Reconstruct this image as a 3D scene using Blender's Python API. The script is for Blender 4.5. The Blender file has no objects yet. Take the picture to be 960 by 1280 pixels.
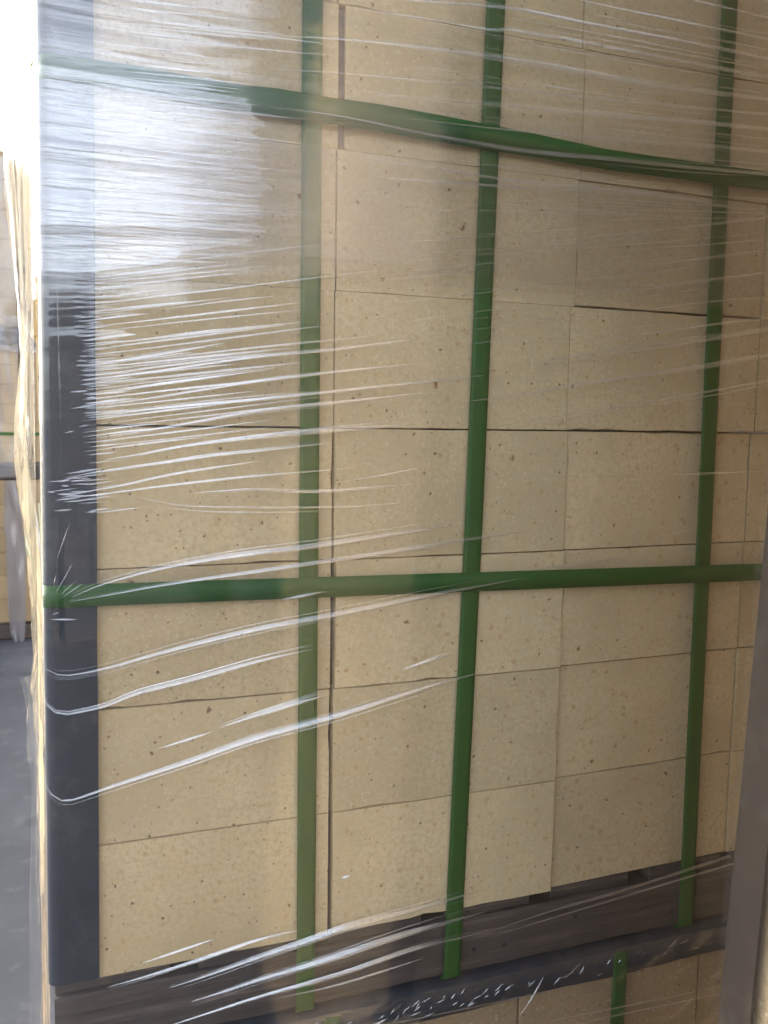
import bpy, math, random
import numpy as np
from mathutils import Vector, Matrix
random.seed(7); rng = np.random.RandomState(7)
sc = bpy.context.scene
R = math.radians
# ------------------------------------------------------------------ camera, sky, sun, exposure
CZ = 1.62                       # eye height; heights below are given relative to it
YAW, PITCH, ROLL, FPX = R(19.633), R(5.892), R(0.797), 1072.0
CAM = Vector((0, -0.9, CZ))
_f = Vector((math.sin(YAW)*math.cos(PITCH), math.cos(YAW)*math.cos(PITCH), -math.sin(PITCH)))
_r0 = _f.cross(Vector((0, 0, 1))).normalized(); _u0 = _r0.cross(_f)
_r = math.cos(ROLL)*_r0 + math.sin(ROLL)*_u0; _u = -math.sin(ROLL)*_r0 + math.cos(ROLL)*_u0
cd = bpy.data.cameras.new('camera'); cam = bpy.data.objects.new('camera', cd); sc.collection.objects.link(cam)
M3 = Matrix((_r, _u, -_f)).transposed()
cam.matrix_world = Matrix.Translation(CAM) @ M3.to_4x4()
cd.sensor_fit = 'VERTICAL'; cd.sensor_height = 36; cd.lens = FPX/1280*36
cd.clip_start = 0.02; cd.clip_end = 3000
cd.dof.use_dof = True; cd.dof.focus_distance = 1.02; cd.dof.aperture_fstop = 10.0
sc.camera = cam

SUN_EL, SUN_AZ = R(20.5), R(-31)   # azimuth measured from +y towards +x
w = bpy.data.worlds.new('World'); sc.world = w; w.use_nodes = True
nt = w.node_tree; nt.nodes.clear()
sky = nt.nodes.new('ShaderNodeTexSky'); sky.sky_type = 'NISHITA'; sky.sun_disc = False
sky.sun_elevation = SUN_EL; sky.sun_rotation = SUN_AZ; sky.air_density = .8; sky.dust_density = 4.0; sky.ozone_density = .6
bgn = nt.nodes.new('ShaderNodeBackground'); bgn.inputs['Strength'].default_value = 0.15
wo = nt.nodes.new('ShaderNodeOutputWorld')
hz = nt.nodes.new('ShaderNodeHueSaturation'); hz.inputs['Saturation'].default_value = .42   # thin overcast haze: whiter sky all round
nt.links.new(sky.outputs[0], hz.inputs['Color']); nt.links.new(hz.outputs[0], bgn.inputs[0]); nt.links.new(bgn.outputs[0], wo.inputs[0])
sd = bpy.data.lights.new('sun', 'SUN'); sun = bpy.data.objects.new('sun', sd); sc.collection.objects.link(sun)
sd.energy = 2.3; sd.angle = R(0.5); sd.color = (1.0, 0.9, 0.74)
sdir = Vector((math.sin(SUN_AZ)*math.cos(SUN_EL), math.cos(SUN_AZ)*math.cos(SUN_EL), math.sin(SUN_EL)))
sun.rotation_euler = (-sdir).to_track_quat('-Z', 'Y').to_euler()
sc.view_settings.view_transform = 'Standard'; sc.view_settings.look = 'None'
sc.view_settings.exposure = 2.88; sc.view_settings.gamma = 1.0
sc.cycles.transparent_max_bounces = 40; sc.cycles.max_bounces = 10; sc.cycles.glossy_bounces = 4
sc.cycles.use_denoising = True

def PT(px, py, y0=0.0):
    """point of the real plane y = y0 seen at a photo pixel (height relative to the eye)"""
    d = _f*FPX + _r*(px-480) - _u*(py-640)
    d = d*((y0+0.9)/d.y)
    return d.x, d.z

# ------------------------------------------------------------------ materials
def newmat(name):
    m = bpy.data.materials.new(name); m.use_nodes = True
    n = m.node_tree; n.nodes.clear()
    out = n.nodes.new('ShaderNodeOutputMaterial')
    return m, n, out
def N(n, t, **kw):
    x = n.nodes.new(t)
    for k, v in kw.items():
        if k.startswith('i_'): x.inputs[k[2:].replace('_', ' ')].default_value = v
        else: setattr(x, k, v)
    return x
def L(n, a, b): n.links.new(a, b)
def ramp(n, fac, stops):
    r = n.nodes.new('ShaderNodeValToRGB'); cr = r.color_ramp
    while len(cr.elements) < len(stops): cr.elements.new(0.5)
    for e, (p, c) in zip(cr.elements, stops):
        e.position = p; e.color = (*c, 1) if len(c) == 3 else c
    L(n, fac, r.inputs[0]); return r
def mix(n, fac, a, b, mode='MIX'):
    m = n.nodes.new('ShaderNodeMix'); m.data_type = 'RGBA'; m.blend_type = mode
    for k, v in ((0, fac), (6, a), (7, b)):
        if hasattr(v, 'links') or hasattr(v, 'is_output'): L(n, v, m.inputs[k])
        else: m.inputs[k].default_value = (*v, 1) if isinstance(v, tuple) else v
    return m.outputs[2]
def mth(n, op, a, b=None, clamp=False):
    m = n.nodes.new('ShaderNodeMath'); m.operation = op; m.use_clamp = clamp
    for k, v in ((0, a), (1, b)):
        if v is None: continue
        if hasattr(v, 'is_output'): L(n, v, m.inputs[k])
        else: m.inputs[k].default_value = v
    return m.outputs[0]

def brick_material(name, base=(.59, .488, .305)):
    m, n, out = newmat(name)
    tc = N(n, 'ShaderNodeNewGeometry'); oi = N(n, 'ShaderNodeObjectInfo')
    off = N(n, 'ShaderNodeVectorMath', operation='SCALE'); 
    cmb = N(n, 'ShaderNodeCombineXYZ'); L(n, oi.outputs['Random'], cmb.inputs[0]); L(n, oi.outputs['Random'], cmb.inputs[2])
    L(n, cmb.outputs[0], off.inputs[0]); off.inputs['Scale'].default_value = 31.0
    pos = N(n, 'ShaderNodeVectorMath', operation='ADD'); L(n, tc.outputs['Position'], pos.inputs[0]); L(n, off.outputs[0], pos.inputs[1])
    P = pos.outputs[0]
    def noise(s, d=4, r=.6):
        x = N(n, 'ShaderNodeTexNoise'); x.inputs['Scale'].default_value = s; x.inputs['Detail'].default_value = d
        x.inputs['Roughness'].default_value = r; L(n, P, x.inputs['Vector']); return x
    def vor(s, rnd=1.0):
        x = N(n, 'ShaderNodeTexVoronoi'); x.inputs['Scale'].default_value = s; x.inputs['Randomness'].default_value = rnd
        wv = noise(s*1.7, 2); sc_ = N(n, 'ShaderNodeVectorMath', operation='SCALE'); sc_.inputs['Scale'].default_value = 0.45/s
        sb = N(n, 'ShaderNodeVectorMath', operation='ADD'); L(n, wv.outputs['Color'], sc_.inputs[0]); L(n, sc_.outputs[0], sb.inputs[0]); L(n, P, sb.inputs[1])
        L(n, sb.outputs[0], x.inputs['Vector']); return x
    bl = noise(7, 3); fine = noise(170, 5, .75); med = noise(38, 4, .65)
    c = mix(n, ramp(n, bl.outputs[0], [(.36, (0, 0, 0)), (.66, (1, 1, 1))]).outputs[0], tuple(k*.88 for k in base), tuple(k*1.10 for k in base))
    c = mix(n, ramp(n, med.outputs[0], [(.42, (0, 0, 0)), (.7, (.32, .32, .32))]).outputs[0], c, (base[0]*1.12, base[1]*.92, base[2]*.72))
    c = mix(n, ramp(n, fine.outputs[0], [(.38, (1, 1, 1)), (.55, (0, 0, 0))]).outputs[0], c, (base[0]*.89, base[1]*.86, base[2]*.80))
    # per-brick tone
    hs = N(n, 'ShaderNodeHueSaturation'); L(n, c, hs.inputs['Color'])
    mr = N(n, 'ShaderNodeMapRange'); L(n, oi.outputs['Random'], mr.inputs[0]); mr.inputs[3].default_value = .92; mr.inputs[4].default_value = 1.06
    L(n, mr.outputs[0], hs.inputs['Value']); c = hs.outputs[0]
    # pale grog grains
    v1 = vor(230); pick = mth(n, 'GREATER_THAN', N_sep(n, v1.outputs['Color'], 0), .82)
    g = mth(n, 'MULTIPLY', ramp(n, v1.outputs['Distance'], [(.25, (1, 1, 1)), (.42, (0, 0, 0))]).outputs[0], pick)
    c = mix(n, mth(n, 'MULTIPLY', g, .40), c, (.68, .61, .47))
    # orange stain grains
    v2 = vor(95); pick = mth(n, 'GREATER_THAN', N_sep(n, v2.outputs['Color'], 1), .90)
    g = mth(n, 'MULTIPLY', ramp(n, v2.outputs['Distance'], [(.08, (1, 1, 1)), (.42, (0, 0, 0))]).outputs[0], pick)
    c = mix(n, mth(n, 'MULTIPLY', g, .6), c, (.42, .22, .09))
    # dark iron spots, three sizes
    hs_ = []
    for s, thr, d0, d1, col, k in ((34, .86, .05, .125, (.20, .085, .04), .85), (88, .87, .08, .18, (.14, .07, .038), .8), (170, .90, .12, .26, (.20, .11, .06), .7)):
        v3 = vor(s); pick = mth(n, 'GREATER_THAN', N_sep(n, v3.outputs['Color'], 2), thr)
        g = mth(n, 'MULTIPLY', ramp(n, v3.outputs['Distance'], [(d0, (1, 1, 1)), (d1, (0, 0, 0))]).outputs[0], pick)
        c = mix(n, mth(n, 'MULTIPLY', g, k), c, col); hs_.append(g)
    b = N(n, 'ShaderNodeBsdfPrincipled'); L(n, c, b.inputs['Base Color']); b.inputs['Roughness'].default_value = .93
    b.inputs['Specular IOR Level'].default_value = .2
    h = mth(n, 'ADD', mth(n, 'MULTIPLY', fine.outputs[0], .5), mth(n, 'MULTIPLY', med.outputs[0], .35))
    h = mth(n, 'SUBTRACT', h, mth(n, 'MULTIPLY', hs_[1], .7)); h = mth(n, 'SUBTRACT', h, mth(n, 'MULTIPLY', hs_[0], .7))
    bp = N(n, 'ShaderNodeBump'); bp.inputs['Strength'].default_value = .8; bp.inputs['Distance'].default_value = .0014
    L(n, h, bp.inputs['Height']); L(n, bp.outputs[0], b.inputs['Normal'])
    L(n, b.outputs[0], out.inputs[0]); return m
def N_sep(n, s, k):
    x = N(n, 'ShaderNodeSeparateColor'); L(n, s, x.inputs[0]); return x.outputs[k]

def film_material(name, gain=1.6, rough=.07, haze=.03, bump=.0, tint=(.97, .97, .975), base=.0, milky=(.82, .83, .86)):
    """stacked clear stretch film: transparent, Fresnel gloss (gain = number of layers), a little milky scatter"""
    m, n, out = newmat(name)
    tr = N(n, 'ShaderNodeBsdfTransparent'); tr.inputs[0].default_value = (*tint, 1)
    gl = N(n, 'ShaderNodeBsdfGlossy'); gl.inputs['Roughness'].default_value = rough; gl.inputs['Color'].default_value = (1, 1, 1, 1)
    fr = N(n, 'ShaderNodeLayerWeight'); fr.inputs['Blend'].default_value = .5   # Schlick, the same from both sides of the film
    geo = N(n, 'ShaderNodeNewGeometry')
    if bump:
        mp = N(n, 'ShaderNodeMapping'); mp.inputs['Scale'].default_value = (22, 22, 420); mp.inputs['Rotation'].default_value = (0, R(5), 0)
        L(n, geo.outputs['Position'], mp.inputs['Vector'])
        no = N(n, 'ShaderNodeTexNoise'); no.inputs['Scale'].default_value = 1; no.inputs['Detail'].default_value = 3; L(n, mp.outputs[0], no.inputs['Vector'])
        bp = N(n, 'ShaderNodeBump'); bp.inputs['Strength'].default_value = 1; bp.inputs['Distance'].default_value = bump
        L(n, no.outputs[0], bp.inputs['Height']); L(n, bp.outputs[0], gl.inputs['Normal']); L(n, bp.outputs[0], fr.inputs['Normal'])
    sch = mth(n, 'ADD', mth(n, 'MULTIPLY', mth(n, 'POWER', fr.outputs['Facing'], 5.0), .96), .04)
    fac = mth(n, 'ADD', mth(n, 'MULTIPLY', sch, gain), base, True)
    df = N(n, 'ShaderNodeBsdfDiffuse'); df.inputs[0].default_value = (*milky, 1)
    tl = N(n, 'ShaderNodeBsdfTranslucent'); tl.inputs[0].default_value = (*milky, 1)
    ms = N(n, 'ShaderNodeMixShader'); ms.inputs[0].default_value = .5; L(n, df.outputs[0], ms.inputs[1]); L(n, tl.outputs[0], ms.inputs[2])
    m1 = N(n, 'ShaderNodeMixShader'); m1.inputs[0].default_value = haze; L(n, tr.outputs[0], m1.inputs[1]); L(n, ms.outputs[0], m1.inputs[2])
    m2 = N(n, 'ShaderNodeMixShader'); L(n, fac, m2.inputs[0]); L(n, m1.outputs[0], m2.inputs[1]); L(n, gl.outputs[0], m2.inputs[2])
    L(n, m2.outputs[0], out.inputs[0]); return m

def wood_material():
    m, n, out = newmat('weathered_wood')
    geo = N(n, 'ShaderNodeNewGeometry'); oi = N(n, 'ShaderNodeObjectInfo')
    mp = N(n, 'ShaderNodeMapping'); mp.inputs['Scale'].default_value = (3, 3, 90); L(n, geo.outputs['Position'], mp.inputs['Vector'])
    a = N(n, 'ShaderNodeTexNoise'); a.inputs['Scale'].default_value = 1; a.inputs['Detail'].default_value = 7; a.inputs['Roughness'].default_value = .7; L(n, mp.outputs[0], a.inputs['Vector'])
    b2 = N(n, 'ShaderNodeTexNoise'); b2.inputs['Scale'].default_value = 22; b2.inputs['Detail'].default_value = 6; b2.inputs['Roughness'].default_value = .7; L(n, geo.outputs['Position'], b2.inputs['Vector'])
    c = ramp(n, a.outputs[0], [(.38, (.010, .008, .007)), (.46, (.045, .036, .032)), (.54, (.065, .052, .045)), (.64, (.17, .135, .11))]).outputs[0]
    c = mix(n, ramp(n, b2.outputs[0], [(.42, (0, 0, 0)), (.62, (.7, .7, .7))]).outputs[0], c, (.055, .05, .05))
    c = mix(n, mth(n, 'MULTIPLY', oi.outputs['Random'], .35), c, (.11, .08, .06))
    b = N(n, 'ShaderNodeBsdfPrincipled'); L(n, c, b.inputs['Base Color']); b.inputs['Roughness'].default_value = .85
    bp = N(n, 'ShaderNodeBump'); bp.inputs['Strength'].default_value = .7; bp.inputs['Distance'].default_value = .002
    L(n, a.outputs[0], bp.inputs['Height']); L(n, bp.outputs[0], b.inputs['Normal']); L(n, b.outputs[0], out.inputs[0]); return m

def board_material(name, col, rough=.5):
    m, n, out = newmat(name)
    geo = N(n, 'ShaderNodeNewGeometry')
    a = N(n, 'ShaderNodeTexNoise'); a.inputs['Scale'].default_value = 60; a.inputs['Detail'].default_value = 6; L(n, geo.outputs['Position'], a.inputs['Vector'])
    mp = N(n, 'ShaderNodeMapping'); mp.inputs['Scale'].default_value = (160, 160, 5); L(n, geo.outputs['Position'], mp.inputs['Vector'])
    s = N(n, 'ShaderNodeTexNoise'); s.inputs['Scale'].default_value = 1; s.inputs['Detail'].default_value = 4; L(n, mp.outputs[0], s.inputs['Vector'])
    dust = N(n, 'ShaderNodeTexNoise'); dust.inputs['Scale'].default_value = 9; dust.inputs['Detail'].default_value = 8; dust.inputs['Roughness'].default_value = .7; L(n, geo.outputs['Position'], dust.inputs['Vector'])
    c = mix(n, a.outputs[0], tuple(k*.8 for k in col), tuple(k*1.2 for k in col))
    c = mix(n, mth(n, 'MULTIPLY', s.outputs[0], .25), c, tuple(k*1.7 for k in col))
    c = mix(n, ramp(n, dust.outputs[0], [(.5, (0, 0, 0)), (.78, (.3, .3, .3))]).outputs[0], c, (.22, .19, .15))
    b = N(n, 'ShaderNodeBsdfPrincipled'); L(n, c, b.inputs['Base Color']); b.inputs['Roughness'].default_value = rough
    b.inputs['Specular IOR Level'].default_value = .3
    bp = N(n, 'ShaderNodeBump'); bp.inputs['Strength'].default_value = .3; bp.inputs['Distance'].default_value = .0006
    L(n, s.outputs[0], bp.inputs['Height']); L(n, bp.outputs[0], b.inputs['Normal']); L(n, b.outputs[0], out.inputs[0]); return m

def strap_material(name='green_strap_plastic', axis='z'):
    m, n, out = newmat(name)
    geo = N(n, 'ShaderNodeNewGeometry')
    # embossed diamond waffle of the PET strap
    sx = N(n, 'ShaderNodeSeparateXYZ'); L(n, geo.outputs['Position'], sx.inputs[0])
    u = mth(n, 'SINE', mth(n, 'MULTIPLY', mth(n, 'ADD', sx.outputs[0], sx.outputs[2]), 3300.))
    v = mth(n, 'SINE', mth(n, 'MULTIPLY', mth(n, 'SUBTRACT', sx.outputs[0], sx.outputs[2]), 3300.))
    h = mth(n, 'MULTIPLY', u, v)
    no = N(n, 'ShaderNodeTexNoise'); no.inputs['Scale'].default_value = 35; no.inputs['Detail'].default_value = 5; L(n, geo.outputs['Position'], no.inputs['Vector'])
    c = mix(n, no.outputs[0], (.016, .088, .010), (.026, .115, .016))
    b = N(n, 'ShaderNodeBsdfPrincipled'); L(n, c, b.inputs['Base Color']); b.inputs['Roughness'].default_value = .38
    b.inputs['Specular IOR Level'].default_value = .4
    bp = N(n, 'ShaderNodeBump'); bp.inputs['Strength'].default_value = .35; bp.inputs['Distance'].default_value = .0003
    L(n, h, bp.inputs['Height']); L(n, bp.outputs[0], b.inputs['Normal'])
    tr = N(n, 'ShaderNodeBsdfTransparent'); tr.inputs[0].default_value = (.25, .75, .25, 1)
    ms = N(n, 'ShaderNodeMixShader'); ms.inputs[0].default_value = .13; L(n, b.outputs[0], ms.inputs[1]); L(n, tr.outputs[0], ms.inputs[2])
    L(n, ms.outputs[0], out.inputs[0]); return m

def asphalt_material():
    m, n, out = newmat('worn_asphalt')
    geo = N(n, 'ShaderNodeNewGeometry')
    def noise(s, d, r=.6):
        x = N(n, 'ShaderNodeTexNoise'); x.inputs['Scale'].default_value = s; x.inputs['Detail'].default_value = d; x.inputs['Roughness'].default_value = r
        L(n, geo.outputs['Position'], x.inputs['Vector']); return x.outputs[0]
    big, fine, grit = noise(1.3, 6), noise(60, 6, .75), noise(9, 5)
    c = ramp(n, big, [(.35, (.030, .032, .037)), (.65, (.068, .070, .076))]).outputs[0]
    c = mix(n, ramp(n, fine, [(.4, (.5, .5, .5)), (.6, (0, 0, 0))]).outputs[0], c, (.04, .042, .05))
    c = mix(n, ramp(n, grit, [(.58, (0, 0, 0)), (.7, (.5, .5, .5))]).outputs[0], c, (.10, .10, .10))
    v = N(n, 'ShaderNodeTexVoronoi'); v.inputs['Scale'].default_value = 2.3; L(n, geo.outputs['Position'], v.inputs['Vector'])
    st = mth(n, 'MULTIPLY', ramp(n, v.outputs['Distance'], [(.10, (1, 1, 1)), (.17, (0, 0, 0))]).outputs[0], .8)
    c = mix(n, st, c, (.025, .025, .03))
    b = N(n, 'ShaderNodeBsdfPrincipled'); L(n, c, b.inputs['Base Color']); b.inputs['Roughness'].default_value = .8
    bp = N(n, 'ShaderNodeBump'); bp.inputs['Strength'].default_value = .6; bp.inputs['Distance'].default_value = .004
    L(n, fine, bp.inputs['Height']); L(n, bp.outputs[0], b.inputs['Normal']); L(n, b.outputs[0], out.inputs[0]); return m

BRICK = brick_material('fireclay_brick'); BRICK2 = brick_material('shade_darkened_brown_brick', (.36, .27, .16)); WOOD = wood_material()  # browner copy of the brick, darkened in colour to stand in for shade
SLATE = board_material('slate_corner_board', (.019, .025, .037), .5)
GREY = board_material('dusty_grey_board', (.038, .026, .017), .8)
STRAP = strap_material(); ASPH = asphalt_material()
F_SHEET = film_material('film_sheet_clear', gain=2.0, rough=.06, haze=.012)
F_BAND = film_material('film_band_layers', gain=1.5, rough=.12, haze=.012, bump=.0004)
F_FOLD = film_material('film_fold_layers', gain=5.4, rough=.15, haze=.13, bump=.0003)
F_PATCH = film_material('film_glare_patch', gain=4.0, rough=.13, haze=.05, bump=.0005)
F_PATCH2 = film_material('film_glare_patch_thin', gain=1.7, rough=.13, haze=.03, bump=.0005)
F_TOP = film_material('film_top_layers', gain=1.6, rough=.1, haze=.02, bump=.0003)
F_SIDE = film_material('film_side_bunched', gain=1.0, rough=.15, haze=.035)
F_FAR = film_material('film_far_milky', gain=2.0, rough=.2, haze=.22)
F_HANG = film_material('film_hanging_milky', gain=1.5, rough=.25, haze=.75, milky=(.34, .32, .34))

# ------------------------------------------------------------------ object helpers
COL = sc.collection
def link(name, me, mat, parent=None, loc=(0, 0, 0)):
    o = bpy.data.objects.new(name, me); COL.objects.link(o); o.location = loc
    if parent: o.parent = parent
    if mat and not me.materials: me.materials.append(mat)
    return o
def mesh(name, v, f, smooth=False):
    me = bpy.data.meshes.new(name); me.from_pydata(v, [], f); me.validate(); me.update()
    if smooth: me.shade_smooth()
    return me
def thing(name, label, cat, loc=(0, 0, 0), group=None):
    o = bpy.data.objects.new(name, None); COL.objects.link(o); o.location = loc
    o.empty_display_size = .1
    tag(o, label, cat, group); return o
def tag(o, label, cat, group=None):
    o['label'] = label; o['category'] = cat
    if group: o['group'] = group
def grid_mesh(name, X, Y, Z, smooth=True):
    nr, nc = X.shape
    co = np.stack([X, Y, Z], -1).reshape(-1, 3).astype(np.float32)
    i = np.arange(nr*nc).reshape(nr, nc)
    q = np.stack([i[:-1, :-1], i[:-1, 1:], i[1:, 1:], i[1:, :-1]], -1).reshape(-1, 4)
    me = bpy.data.meshes.new(name); me.vertices.add(len(co)); me.vertices.foreach_set('co', co.ravel())
    me.loops.add(q.size); me.loops.foreach_set('vertex_index', q.ravel().astype(np.int32))
    me.polygons.add(len(q)); me.polygons.foreach_set('loop_start', (np.arange(len(q))*4).astype(np.int32))
    me.update(calc_edges=True); me.validate()
    if smooth: me.shade_smooth()
    return me
def box_mesh(name, sx, sy, sz, bev=.0):
    """box from (0,0,0) to (sx,sy,sz), edges chamfered by bev"""
    if bev <= 0:
        v = [(x, y, z) for x in (0, sx) for y in (0, sy) for z in (0, sz)]
        return mesh(name, v, [(0, 1, 3, 2), (4, 6, 7, 5), (0, 4, 5, 1), (2, 3, 7, 6), (0, 2, 6, 4), (1, 5, 7, 3)])
    import bmesh
    bm = bmesh.new(); bmesh.ops.create_cube(bm, size=1)
    for vv in bm.verts: vv.co = Vector(((vv.co.x+.5)*sx, (vv.co.y+.5)*sy, (vv.co.z+.5)*sz))
    bmesh.ops.bevel(bm, geom=bm.edges[:], offset=bev, segments=1, affect='EDGES', profile=.5)
    me = bpy.data.meshes.new(name); bm.to_mesh(me); bm.free(); return me

def vnoise(x, y, seed):
    """2-D value noise with smooth interpolation, about -1..1"""
    r = np.random.RandomState(seed).rand(256, 256)*2-1
    xi = np.floor(x).astype(int); yi = np.floor(y).astype(int); fx = x-xi; fy = y-yi
    fx = fx*fx*fx*(fx*(fx*6-15)+10); fy = fy*fy*fy*(fy*(fy*6-15)+10)
    g = lambda a, b: r[a % 256, b % 256]
    return (g(xi, yi)*(1-fx)+g(xi+1, yi)*fx)*(1-fy)+(g(xi, yi+1)*(1-fx)+g(xi+1, yi+1)*fx)*fy

# ------------------------------------------------------------------ ground
g = mesh('ground', [(-400, -400, 0), (400, -400, 0), (400, 400, 0), (-400, 400, 0)], [(0, 1, 2, 3)])
o = link('ground', g, ASPH); o['kind'] = 'structure'

# ------------------------------------------------------------------ bricks
def brick_mesh(w, h, d, seed, soft=False):
    """block whose front edges are slightly worn and chipped (front at y = 0)"""
    r = random.Random(seed); nx, nz = 15, 8
    sf = .35 if soft else 1.0
    out = [(i/nx, 0) for i in range(nx)] + [(1, j/nz) for j in range(nz)] + [(1-i/nx, 1) for i in range(nx)] + [(0, 1-j/nz) for j in range(nz)]
    chip = [0.0]*len(out)
    for _ in range(r.randint(2, 5)):
        k = r.randrange(len(out)); chip[k] += r.uniform(.0008, .0026)
        chip[(k+1) % len(out)] += r.uniform(0, .0010)
    n = len(out); v = []
    for ring in range(2):
        for k, (a, b) in enumerate(out):
            x, z = a*w, b*h
            ins = (.0004 + r.uniform(0, .0004) + chip[k])*sf if ring == 0 else (chip[k]*.45 + r.uniform(0, .0004))*sf*sf
            x += ins*(1 if a < .02 else -1 if a > .98 else 0); z += ins*(1 if b < .02 else -1 if b > .98 else 0)
            v.append((x, 0.0 if ring == 0 else (.0010+chip[k]*.7)*sf, z))
    for k, (a, b) in enumerate(out): v.append((a*w, d, b*h))
    f = [tuple(range(n))]
    for ring in range(2):
        for k in range(n):
            k2 = (k+1) % n; f.append((ring*n+k, (ring+1)*n+k, (ring+1)*n+k2, ring*n+k2))
    f.append(tuple(reversed(range(2*n, 3*n))))
    return mesh('brick', v, f)
_bm = {}
def brick(parent, x0, x1, y0, z0, z1, d=.23, detail=True, rz=0.0, mat=BRICK, name='brick', soft=False):
    w_, h_ = round(x1-x0, 4), round(z1-z0, 4)
    key = (round(w_, 3), round(h_, 3), round(d, 3), detail, random.randrange(5) if detail else 0, soft, mat.name)
    if key not in _bm:
        _bm[key] = brick_mesh(w_, h_, d, len(_bm)*13+7, soft) if detail else box_mesh('brick', w_, d, h_, .0015)
        _bm[key].materials.append(mat)
    o = link(name, _bm[key], None, parent, (x0, y0, z0)); o.rotation_euler = (0, 0, rz); return o

# ---- the wrapped stack that fills the frame
HC = .1455; ZB = -.587
COLX = [(-.036, .260), (.2635, .552), (.5535, .8345), (.8365, 1.128)]
stack = thing('brick_stack', 'pale beige fire bricks stacked in even courses behind film and green straps, filling the frame', 'brick stack', (0, 0, CZ))
# seam between first and second column, and second and third, course by course (bottom first)
SA = [(.2590, .2640), (.2595, .2635), (.2600, .2650), (.2610, .2630), (.2610, .2622), (.2620, .2635), (.2640, .2712), (.2625, .2640), (.262, .264), (.262, .264)]
SB = [(.5530, .5538), (.5540, .5549), (.5545, .5552), (.5540, .5550), (.5510, .5518), (.5568, .5582), (.5590, .5600), (.5560, .5568), (.556, .557), (.556, .557)]
SD = [(.836, .8375), (.836, .8375), (.835, .837), (.836, .838), (.836, .838), (.838, .8395), (.837, .838), (.836, .837), (.836, .837), (.836, .837)]
proud = [[.000, -.0010, .006, .011], [.001, -.0005, .006, .010], [.0005, -.002, .003, .010], [.0015, .0, .002, .009],
         [.000, -.0005, .0, .003], [.0003, -.0003, .003, .002], [.0002, .0003, .001, .002], [0, .001, .002, .003], [0, .001, .001, .002], [0, 0, .001, .001]]
JG = [.0002, .0009, .0006, .0012, .0001, .0002, .0005, .0006, .0006, .0006]
for k in range(10):
    z0, z1 = ZB+HC*k, ZB+HC*(k+1)-JG[k]
    t = max(0, (k-1)/9)
    xl = -.036 + .010*k/9
    if k == 5: z0b = z0+.0022
    else: z0b = z0+.0002
    cols = [(xl, SA[k][0]), (SA[k][1], SB[k][0]), (SB[k][1], SD[k][0]), (SD[k][1], 1.128)]
    for c, (x0, x1) in enumerate(cols):
        zz = z0b if c == 2 else z0+random.uniform(0, .0003)
        brick(stack, x0, x1, proud[k][c], zz, z1, soft=(c < 2 and k in (4, 5, 6)), rz=(0 if c < 2 and k in (4, 5, 6) else random.uniform(-.0025, .0025))+(.024 if c == 2 and k < 4 else .008 if c == 2 else .006 if c == 3 else 0))
    for j in range(1, 4):      # the courses behind, the left flank splaying a little outwards
        sp = .020*j*min(1, .18+max(0, k-2)*.16)
        if k < 9:
            sp += random.uniform(-.003, .003)*(k > 2); brick(stack, xl-sp, xl-sp+.29, .234*j, z0, z1, detail=False)
            if j == 1:
                for (x0, x1) in cols[1:]: brick(stack, x0, x1-.002, .236, z0, z1, detail=False)
        else:
            for (x0, x1) in cols: brick(stack, x0-(sp if x0 < 0 else 0), x1-.002, .234*j, z0, z1, detail=False)

# dark strips painting shade into the first seam's wide gaps, uppermost also a spacer
DARKP = board_material('purple_spacer_shade', (.035, .027, .036), .8)
for (xa, xb, za, zb_, dy) in ((.2638, .2715, ZB+HC*6+.003, ZB+HC*7-.004, .003), (.2592, .2637, ZB+.002, ZB+HC-.001, .008), (.2597, .2633, ZB+HC+.001, ZB+HC*2-.001, .010), (.2602, .2648, ZB+HC*2+.001, ZB+HC*3-.003, .010)):
    link('spacer_shade_strip', box_mesh('spacer_shade_strip', xb-xa, .10, zb_-za, .0006), DARKP, stack, (xa, dy, za))
# ---- pallets
def pallet(label, x0, y0, z0, sx, sy, hb, ht, deck_gap=.0, tilt=0, group=None, detail=True):
    p = thing('wooden_pallet', label, 'pallet', (x0, y0, z0), group)
    n = 3
    for k in range(n):    # long bearers along the front, middle and back
        yy = .004 + k*(sy-.09-.008)/(n-1)
        if detail:
            nx = 60; rr = random.Random(k+3)
            X = np.linspace(0, sx, nx)
            top = hb + np.cumsum([rr.uniform(-.0006, .0006) for _ in X])*.5; bot = np.array([rr.uniform(-.0008, .0008) for _ in X])
            v = []; f = []
            for i, x in enumerate(X):
                e = rr.uniform(0, .0012)
                v += [(x, yy+e, bot[i]+.002), (x, yy+e*.6, top[i]-.003), (x, yy+.003, top[i]), (x, yy+.09, hb), (x, yy+.09, 0), (x, yy+.003, bot[i])]
            for i in range(nx-1):
                a = i*6; b = a+6
                for q in range(6): f.append((a+q, a+(q+1) % 6, b+(q+1) % 6, b+q))
            f.append((5, 4, 3, 2, 1, 0)); e_ = (nx-1)*6; f.append(tuple(e_+q for q in range(6)))
            link('bearer', mesh('bearer', v, f), WOOD, p)
        else:
            link('bearer', box_mesh('bearer', sx, .09, hb, .003), WOOD, p, (0, yy, 0))
    bw = .118; nb = int((sx+.03)/(bw+.028)); me = box_mesh('deck_board', bw, sy-.02, ht-.001, .0015); me.materials.append(WOOD)
    for k in range(nb):
        o = link('deck_board', me, None, p, (k*(sx-bw)/(nb-1), .011+random.uniform(-.003, .006), hb+.0005))
        o.rotation_euler = (0, 0, random.uniform(-.004, .004))
    return p
pallet('dark weathered wooden pallet with its long front bearer directly under the filmed bricks', -.036, 0, CZ-.674, 1.16, .95, .068, .0185)

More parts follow.
